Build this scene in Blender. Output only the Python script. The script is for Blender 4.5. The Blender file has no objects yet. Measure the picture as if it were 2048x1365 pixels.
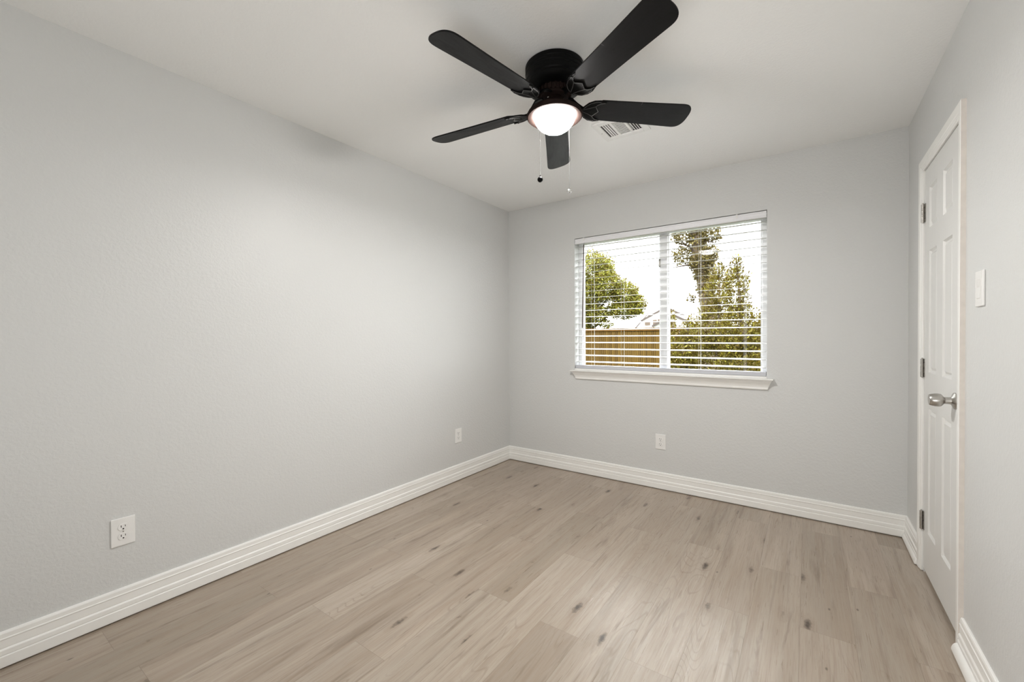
import bpy, bmesh, math, random
import numpy as np
from mathutils import Vector, Matrix

random.seed(7)
rng = np.random.default_rng(7)
SC = bpy.context.scene
COL = SC.collection
PI = math.pi

# ------------------------------------------------------------------ camera
W, D, H = 2.852, 3.331, 2.400          # room: left wall x=0, far wall y=D, right wall x=W
REAR = -1.25
cam_d = bpy.data.cameras.new('camera')
cam_d.sensor_width = 36.0
cam_d.lens = 842.6 / 2048 * 36.0
cam_d.clip_start = 0.02
cam_d.clip_end = 300
cam = bpy.data.objects.new('camera', cam_d)
COL.objects.link(cam)
yaw, pitch, roll = 0.6125, -0.0094, -0.0040
A = Vector((-math.sin(yaw) * math.cos(pitch), math.cos(yaw) * math.cos(pitch), math.sin(pitch)))
R0 = Vector((math.cos(yaw), math.sin(yaw), 0))
U0 = R0.cross(A)
R1 = R0 * math.cos(roll) + U0 * math.sin(roll)
U1 = U0 * math.cos(roll) - R0 * math.sin(roll)
mw = Matrix((R1, U1, -A)).transposed().to_4x4()
mw.translation = Vector((2.3749, 0.0, 1.1855))
cam.matrix_world = mw
SC.camera = cam

# ------------------------------------------------------------------ world, sun, exposure
SKY = 2.8
LAMP = 20.0
BOUNCE = 14.0
world = bpy.data.worlds.new('sky')
SC.world = world
world.use_nodes = True
bg = world.node_tree.nodes['Background']
bg.inputs['Color'].default_value = (0.97, 0.985, 1.0, 1)
# bright overcast sky: pale near the horizon, much brighter high up
wt = world.node_tree
w_tc = wt.nodes.new('ShaderNodeTexCoord')
w_sp = wt.nodes.new('ShaderNodeSeparateXYZ')
w_mr = wt.nodes.new('ShaderNodeMapRange')
w_mr.interpolation_type = 'SMOOTHSTEP'
w_mr.inputs['From Min'].default_value = 0.28
w_mr.inputs['From Max'].default_value = 0.62
w_mr.inputs['To Min'].default_value = SKY
w_mr.inputs['To Max'].default_value = SKY * 4.7
wt.links.new(w_tc.outputs['Generated'], w_sp.inputs[0])
wt.links.new(w_sp.outputs[2], w_mr.inputs['Value'])
wt.links.new(w_mr.outputs[0], bg.inputs['Strength'])
sun_d = bpy.data.lights.new('sun', 'SUN')
sun_d.energy = 3.0
sun_d.angle = math.radians(1.5)
sun_d.color = (1.0, 0.93, 0.78)
sun = bpy.data.objects.new('sun', sun_d)
COL.objects.link(sun)
sun.rotation_euler = Vector((0.45, 0.62, -0.9)).to_track_quat('-Z', 'Y').to_euler()
# added fill light, unseen behind the camera, aimed up at the ceiling
bl_d = bpy.data.lights.new('bounce_light', 'AREA')
bl_d.energy = BOUNCE
bl_d.shape = 'DISK'
bl_d.size = 1.0
bl_d.color = (1.0, 1.0, 1.0)
bl = bpy.data.objects.new('bounce_light', bl_d)
COL.objects.link(bl)
bl.location = (2.25, -0.75, 0.55)
bl.rotation_euler = (PI - 0.75, 0, 0)
SC.view_settings.view_transform = 'Standard'
SC.view_settings.look = 'None'
SC.view_settings.gamma = 1.0
SC.view_settings.use_curve_mapping = False
SC.view_settings.exposure = 0.58
SC.cycles.use_denoising = True
SC.cycles.max_bounces = 12
SC.cycles.diffuse_bounces = 8
SC.cycles.transparent_max_bounces = 16
SC.cycles.sample_clamp_indirect = 6.0
SC.cycles.caustics_reflective = False
SC.cycles.caustics_refractive = False


# ------------------------------------------------------------------ materials
class NT:
    """small helper for node trees"""
    def __init__(self, name):
        self.m = bpy.data.materials.new(name)
        self.m.use_nodes = True
        self.t = self.m.node_tree
        self.b = self.t.nodes['Principled BSDF']

    def n(self, typ, ins=None, **kw):
        nd = self.t.nodes.new(typ)
        for k, v in kw.items():
            setattr(nd, k, v)
        for k, v in (ins or {}).items():
            self.put(nd.inputs[k], v)
        return nd

    def put(self, sock, v):
        if hasattr(v, 'is_output') or isinstance(v, bpy.types.NodeSocket):
            self.t.links.new(v, sock)
        else:
            sock.default_value = v

    def math(self, op, a, b=0.0, c=0.0):
        nd = self.n('ShaderNodeMath', operation=op)
        self.put(nd.inputs[0], a)
        self.put(nd.inputs[1], b)
        self.put(nd.inputs[2], c)
        return nd.outputs[0]

    def mix(self, f, a, b, blend='MIX'):
        nd = self.n('ShaderNodeMix', data_type='RGBA', blend_type=blend)
        self.put(nd.inputs[0], f)
        self.put(nd.inputs[6], a)
        self.put(nd.inputs[7], b)
        return nd.outputs[2]

    def ramp(self, f, stops):
        nd = self.n('ShaderNodeValToRGB')
        e = nd.color_ramp.elements
        while len(e) < len(stops):
            e.new(0.5)
        for i, (p, c) in enumerate(stops):
            e[i].position = p
            e[i].color = (c[0], c[1], c[2], 1) if not isinstance(c, float) else (c, c, c, 1)
        self.put(nd.inputs[0], f)
        return nd.outputs[0]

    def pos(self):
        return self.n('ShaderNodeNewGeometry').outputs['Position']

    def noise(self, vec, scale, detail=2.0, rough=0.5, dist=0.0):
        nd = self.n('ShaderNodeTexNoise', {'Scale': scale, 'Detail': detail, 'Roughness': rough, 'Distortion': dist})
        self.put(nd.inputs['Vector'], vec)
        return nd.outputs[0]

    def mapv(self, vec, scale=(1, 1, 1), loc=(0, 0, 0)):
        nd = self.n('ShaderNodeMapping')
        self.put(nd.inputs['Vector'], vec)
        nd.inputs['Scale'].default_value = scale
        nd.inputs['Location'].default_value = loc
        return nd.outputs[0]

    def bump(self, h, strength, dist=0.002):
        nd = self.n('ShaderNodeBump', {'Strength': strength, 'Distance': dist})
        self.put(nd.inputs['Height'], h)
        self.put(self.b.inputs['Normal'], nd.outputs[0])

    def set(self, **kw):
        for k, v in kw.items():
            self.put(self.b.inputs[k.replace('_', ' ')], v)
        return self


def c4(c):
    return (c[0], c[1], c[2], 1.0)


def plain(name, col, rough=0.5, metal=0.0, var=0.04, scale=40.0, spec=0.5):
    """a slightly mottled plain surface"""
    k = NT(name)
    n = k.noise(k.pos(), scale, 3)
    lo = tuple(max(0, x * (1 - var)) for x in col)
    hi = tuple(min(1, x * (1 + var)) for x in col)
    k.set(Base_Color=k.ramp(n, [(0.3, lo), (0.7, hi)]), Roughness=rough, Metallic=metal)
    k.b.inputs['Specular IOR Level'].default_value = spec
    return k.m


def wall_paint(name, col, rough=0.43, bump=0.18, scale=70.0):
    k = NT(name)
    p = k.pos()
    peel = k.noise(p, scale, 4, 0.55, 0.6)
    big = k.noise(p, 1.3, 2)
    k.set(Base_Color=k.mix(big, c4(tuple(x * 0.985 for x in col)), c4(tuple(min(1, x * 1.015) for x in col))), Roughness=rough)
    k.bump(k.ramp(peel, [(0.40, 0.0), (0.62, 1.0)]), bump, 0.003)
    return k.m


M = {}
M['wall'] = wall_paint('grey_wall_paint', (0.625, 0.630, 0.622))
M['ceiling'] = wall_paint('white_ceiling_paint', (0.86, 0.865, 0.855), 0.6, 0.17, 75.0)
M['trim'] = plain('white_trim_paint', (0.84, 0.835, 0.81), 0.35, 0, 0.012, 12)
M['edge'] = plain('beige_casing_edge', (0.72, 0.67, 0.62), 0.55, 0, 0.05, 25)  # beige tone for the outer edge of the knob-side casing leg
M['door'] = plain('white_door_paint', (0.715, 0.712, 0.695), 0.38, 0, 0.012, 8)
M['vinyl'] = plain('white_vinyl', (0.86, 0.86, 0.87), 0.35, 0, 0.01)
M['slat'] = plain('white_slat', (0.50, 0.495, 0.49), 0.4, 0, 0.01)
M['bottom_rail'] = plain('shaded_bottom_rail', (0.52, 0.525, 0.56), 0.45, 0, 0.02)  # blue-grey shade on the rail is put into its colour
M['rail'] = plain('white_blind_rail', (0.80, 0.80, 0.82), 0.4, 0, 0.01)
M['plate'] = plain('white_plastic', (0.80, 0.795, 0.78), 0.3, 0, 0.01)
M['slot'] = plain('dark_slot', (0.012, 0.012, 0.012), 0.7)
M['cord'] = plain('pale_cord', (0.72, 0.71, 0.69), 0.8)
M['wand'] = plain('backlit_wand', (0.06, 0.035, 0.018), 0.45)  # dark brown holds the wand's look against the bright window
M['nickel'] = plain('satin_nickel', (0.50, 0.48, 0.45), 0.3, 1.0, 0.06, 60)
M['hinge'] = plain('aged_steel', (0.42, 0.40, 0.37), 0.38, 1.0, 0.12, 90)
M['bronze'] = plain('dark_bronze', (0.020, 0.0128, 0.0110), 0.6, 0.0, 0.15, 30, 0.03)
M['black'] = plain('black_metal', (0.0035, 0.0035, 0.0035), 0.42, 0.0, 0.1, 30, 0.09)
M['dark_room'] = plain('closet_dark', (0.25, 0.24, 0.23), 0.8)
M['vent'] = plain('white_enamel', (0.80, 0.80, 0.785), 0.4, 0, 0.01)
M['duct'] = plain('dark_duct', (0.02, 0.02, 0.02), 0.8)
M['chain'] = plain('grey_chain', (0.07, 0.066, 0.062), 0.5, 0.0)
M['silver_chain'] = plain('silver_chain', (0.012, 0.012, 0.012), 0.7, 0.0)

# black painted blade with scuffs and scratches
k = NT('black_blade')
tc = k.n('ShaderNodeTexCoord').outputs['Object']
sm = k.noise(k.mapv(tc, (3, 14, 3)), 2.2, 6, 0.7, 1.0)
sc_ = k.noise(k.mapv(tc, (60, 5, 5), (3, 1, 0)), 1.0, 2, 0.6, 0.4)
scr = k.ramp(sc_, [(0.70, 0.0), (0.715, 1.0)])
scuff = k.ramp(k.noise(tc, 13.0, 3, 0.7, 2.0), [(0.63, 0.0), (0.67, 1.0)])
base = k.ramp(sm, [(0.35, (0.0040, 0.0039, 0.0041)), (0.7, (0.0078, 0.0077, 0.0082))])
base = k.mix(scr, base, (0.045, 0.043, 0.043, 1))
base = k.mix(scuff, base, (0.003, 0.003, 0.003, 1))
k.set(Base_Color=base, Roughness=k.ramp(sm, [(0.3, 0.5), (0.75, 0.34)]))
k.b.inputs['Specular IOR Level'].default_value = 0.16
M['blade'] = k.m

# bracket's raised lines: light along the edges painted as a paler grey
M['bracket_line'] = plain('lit_bracket_rim', (0.085, 0.083, 0.081), 0.5, 0.0, 0.2, 60, 0.1)

# lit opal glass: glows, and lets part of the bulb's light straight through
k = NT('lit_opal_glass')
em = k.n('ShaderNodeEmission', {'Color': (1.0, 0.97, 0.94, 1), 'Strength': 150.0})
trn = k.n('ShaderNodeBsdfTransparent', {'Color': (1, 1, 1, 1)})
mx = k.n('ShaderNodeMixShader', {0: 0.6})
k.t.links.new(em.outputs[0], mx.inputs[1])
k.t.links.new(trn.outputs[0], mx.inputs[2])
k.t.links.new(mx.outputs[0], k.t.nodes['Material Output'].inputs['Surface'])
M['bowl'] = k.m

# clear acrylic
k = NT('clear_acrylic')
k.set(Base_Color=(0.97, 0.97, 0.97, 1), Roughness=0.03, IOR=1.49)
k.b.inputs['Transmission Weight'].default_value = 1.0
M['acrylic'] = k.m

# window glass: mostly clear with a faint reflection
k = NT('window_glass')
tr = k.n('ShaderNodeBsdfTransparent', {'Color': (0.97, 0.98, 0.975, 1)})
gl = k.n('ShaderNodeBsdfGlossy', {'Roughness': 0.02})
mx = k.n('ShaderNodeMixShader', {0: 0.008})
k.t.links.new(tr.outputs[0], mx.inputs[1])
k.t.links.new(gl.outputs[0], mx.inputs[2])
k.t.links.new(mx.outputs[0], k.t.nodes['Material Output'].inputs['Surface'])
M['glass'] = k.m

# vinyl plank floor
k = NT('oak_plank_floor')
PW, PL = 0.1775, 1.057
sep = k.n('ShaderNodeSeparateXYZ', {0: k.pos()})
X, Y = sep.outputs[0], sep.outputs[1]
rx = k.math('DIVIDE', k.math('SUBTRACT', X, 0.0425), PW)
row = k.math('FLOOR', rx)
odd = k.math('FLOORED_MODULO', row, 2.0)
jit = k.n('ShaderNodeTexWhiteNoise', noise_dimensions='1D')
k.put(jit.inputs['W'], row)
yo = k.math('SUBTRACT', Y, 2.035)
yo = k.math('SUBTRACT', yo, k.math('MULTIPLY', k.math('SUBTRACT', 1.0, odd), 0.5))
yo = k.math('SUBTRACT', yo, k.math('MULTIPLY', k.math('SUBTRACT', jit.outputs[0], 0.5), 0.10))
ry = k.math('DIVIDE', yo, PL)
cel = k.math('FLOOR', ry)
idv = k.n('ShaderNodeCombineXYZ', {0: row, 1: cel, 2: 3.0})
wn = k.n('ShaderNodeTexWhiteNoise', noise_dimensions='3D')
k.put(wn.inputs['Vector'], idv.outputs[0])
rnd = wn.outputs['Value']
wc = k.n('ShaderNodeSeparateColor', {0: wn.outputs['Color']})
rnd2, rnd3 = wc.outputs[0], wc.outputs[1]
lx = k.math('ADD', X, k.math('MULTIPLY', rnd, 13.0))
ly = k.math('ADD', Y, k.math('MULTIPLY', rnd2, 29.0))
loc = k.n('ShaderNodeCombineXYZ', {0: lx, 1: ly, 2: rnd3}).outputs[0]
fine = k.noise(k.mapv(loc, (210, 5.5, 1)), 1.0, 3, 0.6)
mid = k.noise(k.mapv(loc, (34, 1.5, 1)), 1.0, 4, 0.6, 0.35)
broad = k.noise(k.mapv(loc, (9, 0.9, 1)), 1.0, 2, 0.5)
# cathedral figure: rings of a stretched, warped field
warp = k.noise(k.mapv(loc, (7.0, 1.25, 1)), 1.0, 1.5, 0.45)
ring = k.math('SINE', k.math('MULTIPLY', warp, 150.0))
ringl = k.ramp(ring, [(0.72, 0.0), (1.0, 1.0)])
msk = k.ramp(k.noise(k.mapv(loc, (6.5, 0.95, 1), (5, 3, 0)), 1.0, 1, 0.5), [(0.55, 0.0), (0.66, 1.0)])
cath = k.math('MULTIPLY', ringl, msk)
# dark mineral streaks
stk = k.ramp(k.noise(k.mapv(loc, (26, 1.9, 1), (9, 4, 2)), 1.0, 4, 0.62, 0.5), [(0.575, 0.0), (0.74, 1.0)])
# knots
vo = k.n('ShaderNodeTexVoronoi', {'Scale': 1.0, 'Randomness': 1.0}, feature='F1')
kn_in = k.n('ShaderNodeVectorMath', operation='ADD')
k.put(kn_in.inputs[0], k.mapv(loc, (8.5, 2.6, 1)))
nz = k.n('ShaderNodeTexNoise', {'Scale': 55.0, 'Detail': 2.0})
k.put(nz.inputs['Vector'], loc)
nzs = k.n('ShaderNodeVectorMath', operation='SCALE')
k.t.links.new(nz.outputs[1], nzs.inputs[0])
nzs.inputs['Scale'].default_value = 0.13
k.t.links.new(nzs.outputs[0], kn_in.inputs[1])
k.t.links.new(kn_in.outputs[0], vo.inputs['Vector'])
kd = vo.outputs['Distance']
vcol = k.n('ShaderNodeSeparateColor', {0: vo.outputs['Color']})
keep = k.math('GREATER_THAN', vcol.outputs[0], 0.15)
core = k.math('MULTIPLY', k.ramp(kd, [(0.04, 1.0), (0.13, 0.0)]), keep)
halo = k.math('MULTIPLY', k.ramp(kd, [(0.05, 1.0), (0.26, 0.0)]), keep)
kring = k.math('MULTIPLY', halo, k.ramp(k.math('SINE', k.math('MULTIPLY', kd, 75.0)), [(0.5, 0.0), (1.0, 1.0)]))
tone = k.mix(rnd, (0.285, 0.236, 0.184, 1), (0.405, 0.346, 0.283, 1))
tone = k.mix(k.math('MULTIPLY', rnd3, 0.35), tone, (0.41, 0.325, 0.262, 1))
colr = k.mix(k.ramp(mid, [(0.30, 0.62), (0.60, 0.0)]), tone, (0.30, 0.228, 0.165, 1))
colr = k.mix(k.ramp(broad, [(0.5, 0.0), (0.75, 0.45)]), colr, (0.52, 0.44, 0.36, 1))
colr = k.mix(k.ramp(fine, [(0.30, 0.48), (0.50, 0.0)]), colr, (0.27, 0.20, 0.145, 1))
colr = k.mix(k.math('MULTIPLY', cath, 0.36), colr, (0.20, 0.145, 0.10, 1))
colr = k.mix(k.math('MULTIPLY', stk, 0.78), colr, (0.17, 0.125, 0.088, 1))
colr = k.mix(k.math('MULTIPLY', halo, 0.40), colr, (0.22, 0.16, 0.11, 1))
colr = k.mix(k.math('MULTIPLY', kring, 0.15), colr, (0.15, 0.105, 0.07, 1))
colr = k.mix(k.math('MULTIPLY', core, 0.9), colr, (0.045, 0.030, 0.020, 1))
# broad dark bands and pin knots
band = k.ramp(k.noise(k.mapv(loc, (15, 0.85, 1), (2, 8, 5)), 1.0, 5, 0.6, 0.8), [(0.56, 0.0), (0.72, 1.0)])
colr = k.mix(k.math('MULTIPLY', band, 0.48), colr, (0.17, 0.122, 0.085, 1))
vp = k.n('ShaderNodeTexVoronoi', {'Scale': 1.0, 'Randomness': 1.0}, feature='F1')
k.t.links.new(k.mapv(loc, (13.0, 6.0, 1)), vp.inputs['Vector'])
vps = k.n('ShaderNodeSeparateColor', {0: vp.outputs['Color']})
pin = k.math('MULTIPLY', k.ramp(vp.outputs['Distance'], [(0.03, 1.0), (0.075, 0.0)]), k.math('GREATER_THAN', vps.outputs[0], 0.72))
colr = k.mix(k.math('MULTIPLY', pin, 0.75), colr, (0.06, 0.042, 0.03, 1))
# seams
fx = k.math('FRACT', rx)
ex = k.math('MULTIPLY', k.math('MINIMUM', fx, k.math('SUBTRACT', 1.0, fx)), PW)
fy = k.math('FRACT', ry)
ey = k.math('MULTIPLY', k.math('MINIMUM', fy, k.math('SUBTRACT', 1.0, fy)), PL)
seam = k.math('LESS_THAN', k.math('MINIMUM', ex, ey), 0.0009)
colr = k.mix(k.math('MULTIPLY', seam, 0.45), colr, (0.16, 0.12, 0.085, 1))
# reddish scuff and pale specks
redm = k.n('ShaderNodeVectorMath', operation='DISTANCE')
k.t.links.new(k.mapv(k.pos(), (1.0, 0.8, 1)), redm.inputs[0])
redm.inputs[1].default_value = (1.34, 0.70 * 0.8, 0.0)
redk = k.math('MULTIPLY', k.ramp(redm.outputs['Value'], [(0.03, 1.0), (0.10, 0.0)]),
              k.ramp(k.noise(k.mapv(loc, (120, 22, 1)), 1.0, 3, 0.7), [(0.52, 0.0), (0.60, 1.0)]))
colr = k.mix(k.math('MULTIPLY', redk, 0.6), colr, (0.30, 0.13, 0.11, 1))
k.b.inputs['Specular IOR Level'].default_value = 0.7
k.set(Base_Color=colr, Roughness=k.ramp(fine, [(0.25, 0.42), (0.7, 0.26)]))
hgt = k.math('SUBTRACT', k.math('ADD', k.math('MULTIPLY', fine, 0.8), k.math('MULTIPLY', mid, 0.3)), seam)
k.bump(hgt, 0.40, 0.0012)
M['floor'] = k.m


def leaf_mat(name, cols, rough=0.45):
    k = NT(name)
    k.b.inputs['Specular IOR Level'].default_value = 0.12
    g = k.n('ShaderNodeNewGeometry')
    isl = g.outputs['Random Per Island']
    st = [(i / (len(cols) - 1), c) for i, c in enumerate(cols)]
    k.set(Base_Color=k.ramp(isl, st), Roughness=rough)
    tl = k.n('ShaderNodeBsdfTranslucent')
    k.t.links.new(k.b.inputs['Base Color'].links[0].from_socket, tl.inputs['Color'])
    ms = k.n('ShaderNodeMixShader', {0: 0.25})
    k.t.links.new(k.b.outputs[0], ms.inputs[1])
    k.t.links.new(tl.outputs[0], ms.inputs[2])
    k.t.links.new(ms.outputs[0], k.t.nodes['Material Output'].inputs['Surface'])
    return k.m


M['leaf_oak'] = leaf_mat('bright_green_leaves', [(0.066, 0.046, 0.005), (0.098, 0.078, 0.009), (0.125, 0.125, 0.012), (0.22, 0.23, 0.055)])
M['leaf_holly'] = leaf_mat('olive_green_leaves', [(0.042, 0.028, 0.003), (0.058, 0.041, 0.004), (0.082, 0.064, 0.006), (0.15, 0.14, 0.022)], 0.35)
M['leaf_ivy'] = leaf_mat('brown_green_leaves', [(0.06, 0.045, 0.016), (0.08, 0.062, 0.018), (0.11, 0.09, 0.025)])
M['bark'] = plain('brown_bark', (0.060, 0.041, 0.026), 0.9, 0, 0.4, 12)
M['fence_rail'] = plain('orange_brown_board', (0.068, 0.032, 0.005), 0.8, 0, 0.18, 4, 0.1)
k = NT('weathered_pickets')
s2 = k.n('ShaderNodeSeparateXYZ', {0: k.pos()})
pid = k.math('FLOOR', k.math('DIVIDE', s2.outputs[0], 0.098))
w2 = k.n('ShaderNodeTexWhiteNoise', noise_dimensions='1D')
k.put(w2.inputs['W'], pid)
gr = k.noise(k.mapv(k.pos(), (60, 1, 2)), 1.0, 3)
k.set(Base_Color=k.mix(k.math('ADD', k.math('MULTIPLY', w2.outputs[0], 0.7), k.math('MULTIPLY', gr, 0.3)),
                       (0.036, 0.020, 0.0038, 1), (0.076, 0.046, 0.010, 1)), Roughness=0.85)
k.b.inputs['Specular IOR Level'].default_value = 0.1
M['picket'] = k.m
M['lawn'] = plain('grass', (0.026, 0.030, 0.010), 0.9, 0, 0.4, 6)
M['stucco'] = plain('pale_siding', (0.80, 0.79, 0.77), 0.8, 0, 0.03, 2)
M['shingle'] = plain('pale_shingle', (0.62, 0.62, 0.63), 0.9, 0, 0.06, 3)
M['fascia'] = plain('brown_fascia', (0.035, 0.025, 0.02), 0.7)
M['house_pane'] = plain('dark_brown_pane', (0.07, 0.05, 0.035), 0.3)


# ------------------------------------------------------------------ mesh helpers
class MB:
    """collects shapes into one mesh"""
    def __init__(self):
        self.bm = bmesh.new()

    def box(self, x0, x1, y0, y1, z0, z1, mat=None):
        vs = [self.bm.verts.new(p) for p in
              [(x0, y0, z0), (x1, y0, z0), (x1, y1, z0), (x0, y1, z0), (x0, y0, z1), (x1, y0, z1), (x1, y1, z1), (x0, y1, z1)]]
        if mat is not None:
            for v in vs:
                v.co = mat @ v.co
        fs = [self.bm.faces.new([vs[i] for i in q]) for q in
              [(0, 3, 2, 1), (4, 5, 6, 7), (0, 1, 5, 4), (1, 2, 6, 5), (2, 3, 7, 6), (3, 0, 4, 7)]]
        return vs, fs

    def prism(self, prof, a, b, axis, flip=False):
        """sweep a closed 2-D profile from a to b along an axis ('x','y','z'); prof gives the other two coords in order"""
        def P(u, v, s):
            return {'x': (s, u, v), 'y': (u, s, v), 'z': (u, v, s)}[axis]
        r0 = [self.bm.verts.new(P(u, v, a)) for u, v in prof]
        r1 = [self.bm.verts.new(P(u, v, b)) for u, v in prof]
        n = len(prof)
        for i in range(n):
            self.bm.faces.new((r0[i], r0[(i + 1) % n], r1[(i + 1) % n], r1[i]))
        self.bm.faces.new(r0[::-1])
        self.bm.faces.new(r1)
        return r0, r1

    def lathe(self, prof, seg=48, mat=None, caps=True):
        rings = []
        for r, z in prof:
            if r < 1e-6:
                rings.append([self.bm.verts.new((0, 0, z))])
            else:
                rings.append([self.bm.verts.new((r * math.cos(2 * PI * i / seg), r * math.sin(2 * PI * i / seg), z)) for i in range(seg)])
        if mat is not None:
            for rg in rings:
                for v in rg:
                    v.co = mat @ v.co
        for a, b in zip(rings, rings[1:]):
            for i in range(seg):
                j = (i + 1) % seg
                if len(a) == 1 and len(b) > 1:
                    self.bm.faces.new((a[0], b[j], b[i]))
                elif len(b) == 1 and len(a) > 1:
                    self.bm.faces.new((a[i], a[j], b[0]))
                elif len(a) > 1:
                    self.bm.faces.new((a[i], a[j], b[j], b[i]))
        if caps:
            for rg in (rings[0], rings[-1]):
                if len(rg) > 2:
                    self.bm.faces.new(rg)

    def tube(self, pts, r, seg=8):
        pts = [Vector(p) for p in pts]
        rr = r if isinstance(r, (list, tuple)) else [r] * len(pts)
        rings = []
        up = Vector((0, 0, 1))
        for i, p in enumerate(pts):
            d = (pts[min(i + 1, len(pts) - 1)] - pts[max(i - 1, 0)]).normalized()
            u = d.cross(up)
            if u.length < 1e-3:
                u = d.cross(Vector((1, 0, 0)))
            u.normalize()
            v = d.cross(u).normalized()
            rings.append([self.bm.verts.new(p + (u * math.cos(2 * PI * q / seg) + v * math.sin(2 * PI * q / seg)) * rr[i]) for q in range(seg)])
        for a, b in zip(rings, rings[1:]):
            for i in range(seg):
                j = (i + 1) % seg
                self.bm.faces.new((a[i], a[j], b[j], b[i]))
        self.bm.faces.new(rings[0][::-1])
        self.bm.faces.new(rings[-1])

    def plate(self, outline, z0, z1):
        """closed outline in xy extruded between two heights"""
        lo = [self.bm.verts.new((x, y, z0)) for x, y in outline]
        hi = [self.bm.verts.new((x, y, z1)) for x, y in outline]
        n = len(outline)
        for i in range(n):
            self.bm.faces.new((lo[i], lo[(i + 1) % n], hi[(i + 1) % n], hi[i]))
        self.bm.faces.new(lo[::-1])
        self.bm.faces.new(hi)

    def sphere(self, c, r, seg=16, sz=1.0):
        prof = [(r * math.sin(PI * i / 10), -r * sz * math.cos(PI * i / 10)) for i in range(11)]
        prof[0] = (0, -r * sz)
        prof[-1] = (0, r * sz)
        self.lathe(prof, seg, Matrix.Translation(c))

    def build(self, name, mat, parent=None, smooth=None, bevel=0.0, loc=None, bseg=2):
        bmesh.ops.recalc_face_normals(self.bm, faces=self.bm.faces)
        me = bpy.data.meshes.new(name)
        self.bm.to_mesh(me)
        self.bm.free()
        me.materials.append(M[mat] if isinstance(mat, str) else mat)
        o = bpy.data.objects.new(name, me)
        COL.objects.link(o)
        if parent is not None:
            o.parent = parent
        if loc is not None:
            o.location = loc
        if smooth is not None:
            for p in me.polygons:
                p.use_smooth = True
            try:
                me.set_sharp_from_angle(angle=math.radians(smooth))
            except Exception:
                pass
        if bevel > 0:
            m = o.modifiers.new('bevel', 'BEVEL')
            m.width = bevel
            m.segments = bseg
            m.limit_method = 'ANGLE'
            m.angle_limit = math.radians(40)
        return o


def tag(o, label=None, cat=None, group=None, kind=None):
    if label:
        o['label'] = label
    if cat:
        o['category'] = cat
    if group:
        o['group'] = group
    if kind:
        o['kind'] = kind
    return o


def empty(name, loc=(0, 0, 0), rotz=0.0):
    o = bpy.data.objects.new(name, None)
    o.empty_display_size = 0.05
    COL.objects.link(o)
    o.location = loc
    o.rotation_euler = (0, 0, rotz)
    return o


def copy_tree(o, parent=None):
    c = o.copy()
    COL.objects.link(c)
    c.parent = parent
    for ch in list(o.children):
        copy_tree(ch, c)
    return c


# ------------------------------------------------------------------ room shell
T = 0.12
m = MB(); m.box(-T, W + T, REAR - T, D + T, -0.12, 0.0)
tag(m.build('floor', 'floor'), 'greige oak-look plank floor with dark knots', 'floor', kind='structure')
# vent hole in the ceiling
VX0, VX1, VY0, VY1 = 1.356, 1.624, 2.245, 2.485
m = MB()
m.box(-T, VX0 + .03, REAR - T, D + T, H, H + .1)
m.box(VX1 - .03, W + T, REAR - T, D + T, H, H + .1)
m.box(VX0 + .03, VX1 - .03, REAR - T, VY0 + .03, H, H + .1)
m.box(VX0 + .03, VX1 - .03, VY1 - .03, D + T, H, H + .1)
tag(m.build('ceiling', 'ceiling'), 'white textured ceiling with a fan and a vent', 'ceiling', kind='structure')
m = MB(); m.box(-T, 0, REAR - T, D, 0, H)
tag(m.build('wall_left', 'wall'), 'long pale grey wall at left with two outlets', 'wall', kind='structure')
m = MB(); m.box(0, W, REAR - T, REAR, 0, H)
tag(m.build('wall_front', 'wall'), 'pale grey wall facing the window', 'wall', kind='structure')
# far wall with window opening
OX0, OX1, OZ0, OZ1 = 0.706, 2.147, 0.885, 2.041
WT = 0.16
m = MB()
m.box(-T, OX0, D, D + WT, 0, H)
m.box(OX1, W + T, D, D + WT, 0, H)
m.box(OX0, OX1, D, D + WT, 0, OZ0)
m.box(OX0, OX1, D, D + WT, OZ1, H)
tag(m.build('wall_back', 'wall'), 'pale grey wall with the window', 'wall', kind='structure')
# right wall with closet opening
DY0, DY1, DZ1 = 2.298, 2.910, 2.006
m = MB()
m.box(W, W + T, REAR - T, DY0, 0, H)
m.box(W, W + T, DY1, D, 0, H)
m.box(W, W + T, DY0, DY1, DZ1, H)
tag(m.build('wall_right', 'wall'), 'pale grey wall at right with the closet door and switch', 'wall', kind='structure')

# baseboards -------------------------------------------------------
BH = 0.131
def base_profile(t=0.016):
    """(distance from wall, height), closed"""
    k_ = t / 0.016
    return [(0, 0.006), (0.0155 * k_, 0.006), (0.016 * k_, 0.010), (0.016 * k_, 0.044), (0.0140 * k_, 0.047), (0.0140 * k_, 0.049),
            (0.0150 * k_, 0.051), (0.0148 * k_, 0.066), (0.0125 * k_, 0.070), (0.0105 * k_, 0.072), (0.0110 * k_, 0.075), (0.0110 * k_, 0.101),
            (0.0125 * k_, 0.104), (0.0125 * k_, 0.107), (0.0105 * k_, 0.109), (0.0100 * k_, 0.124), (0.0075 * k_, 0.1295), (0.004 * k_, BH), (0, BH)]

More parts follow.
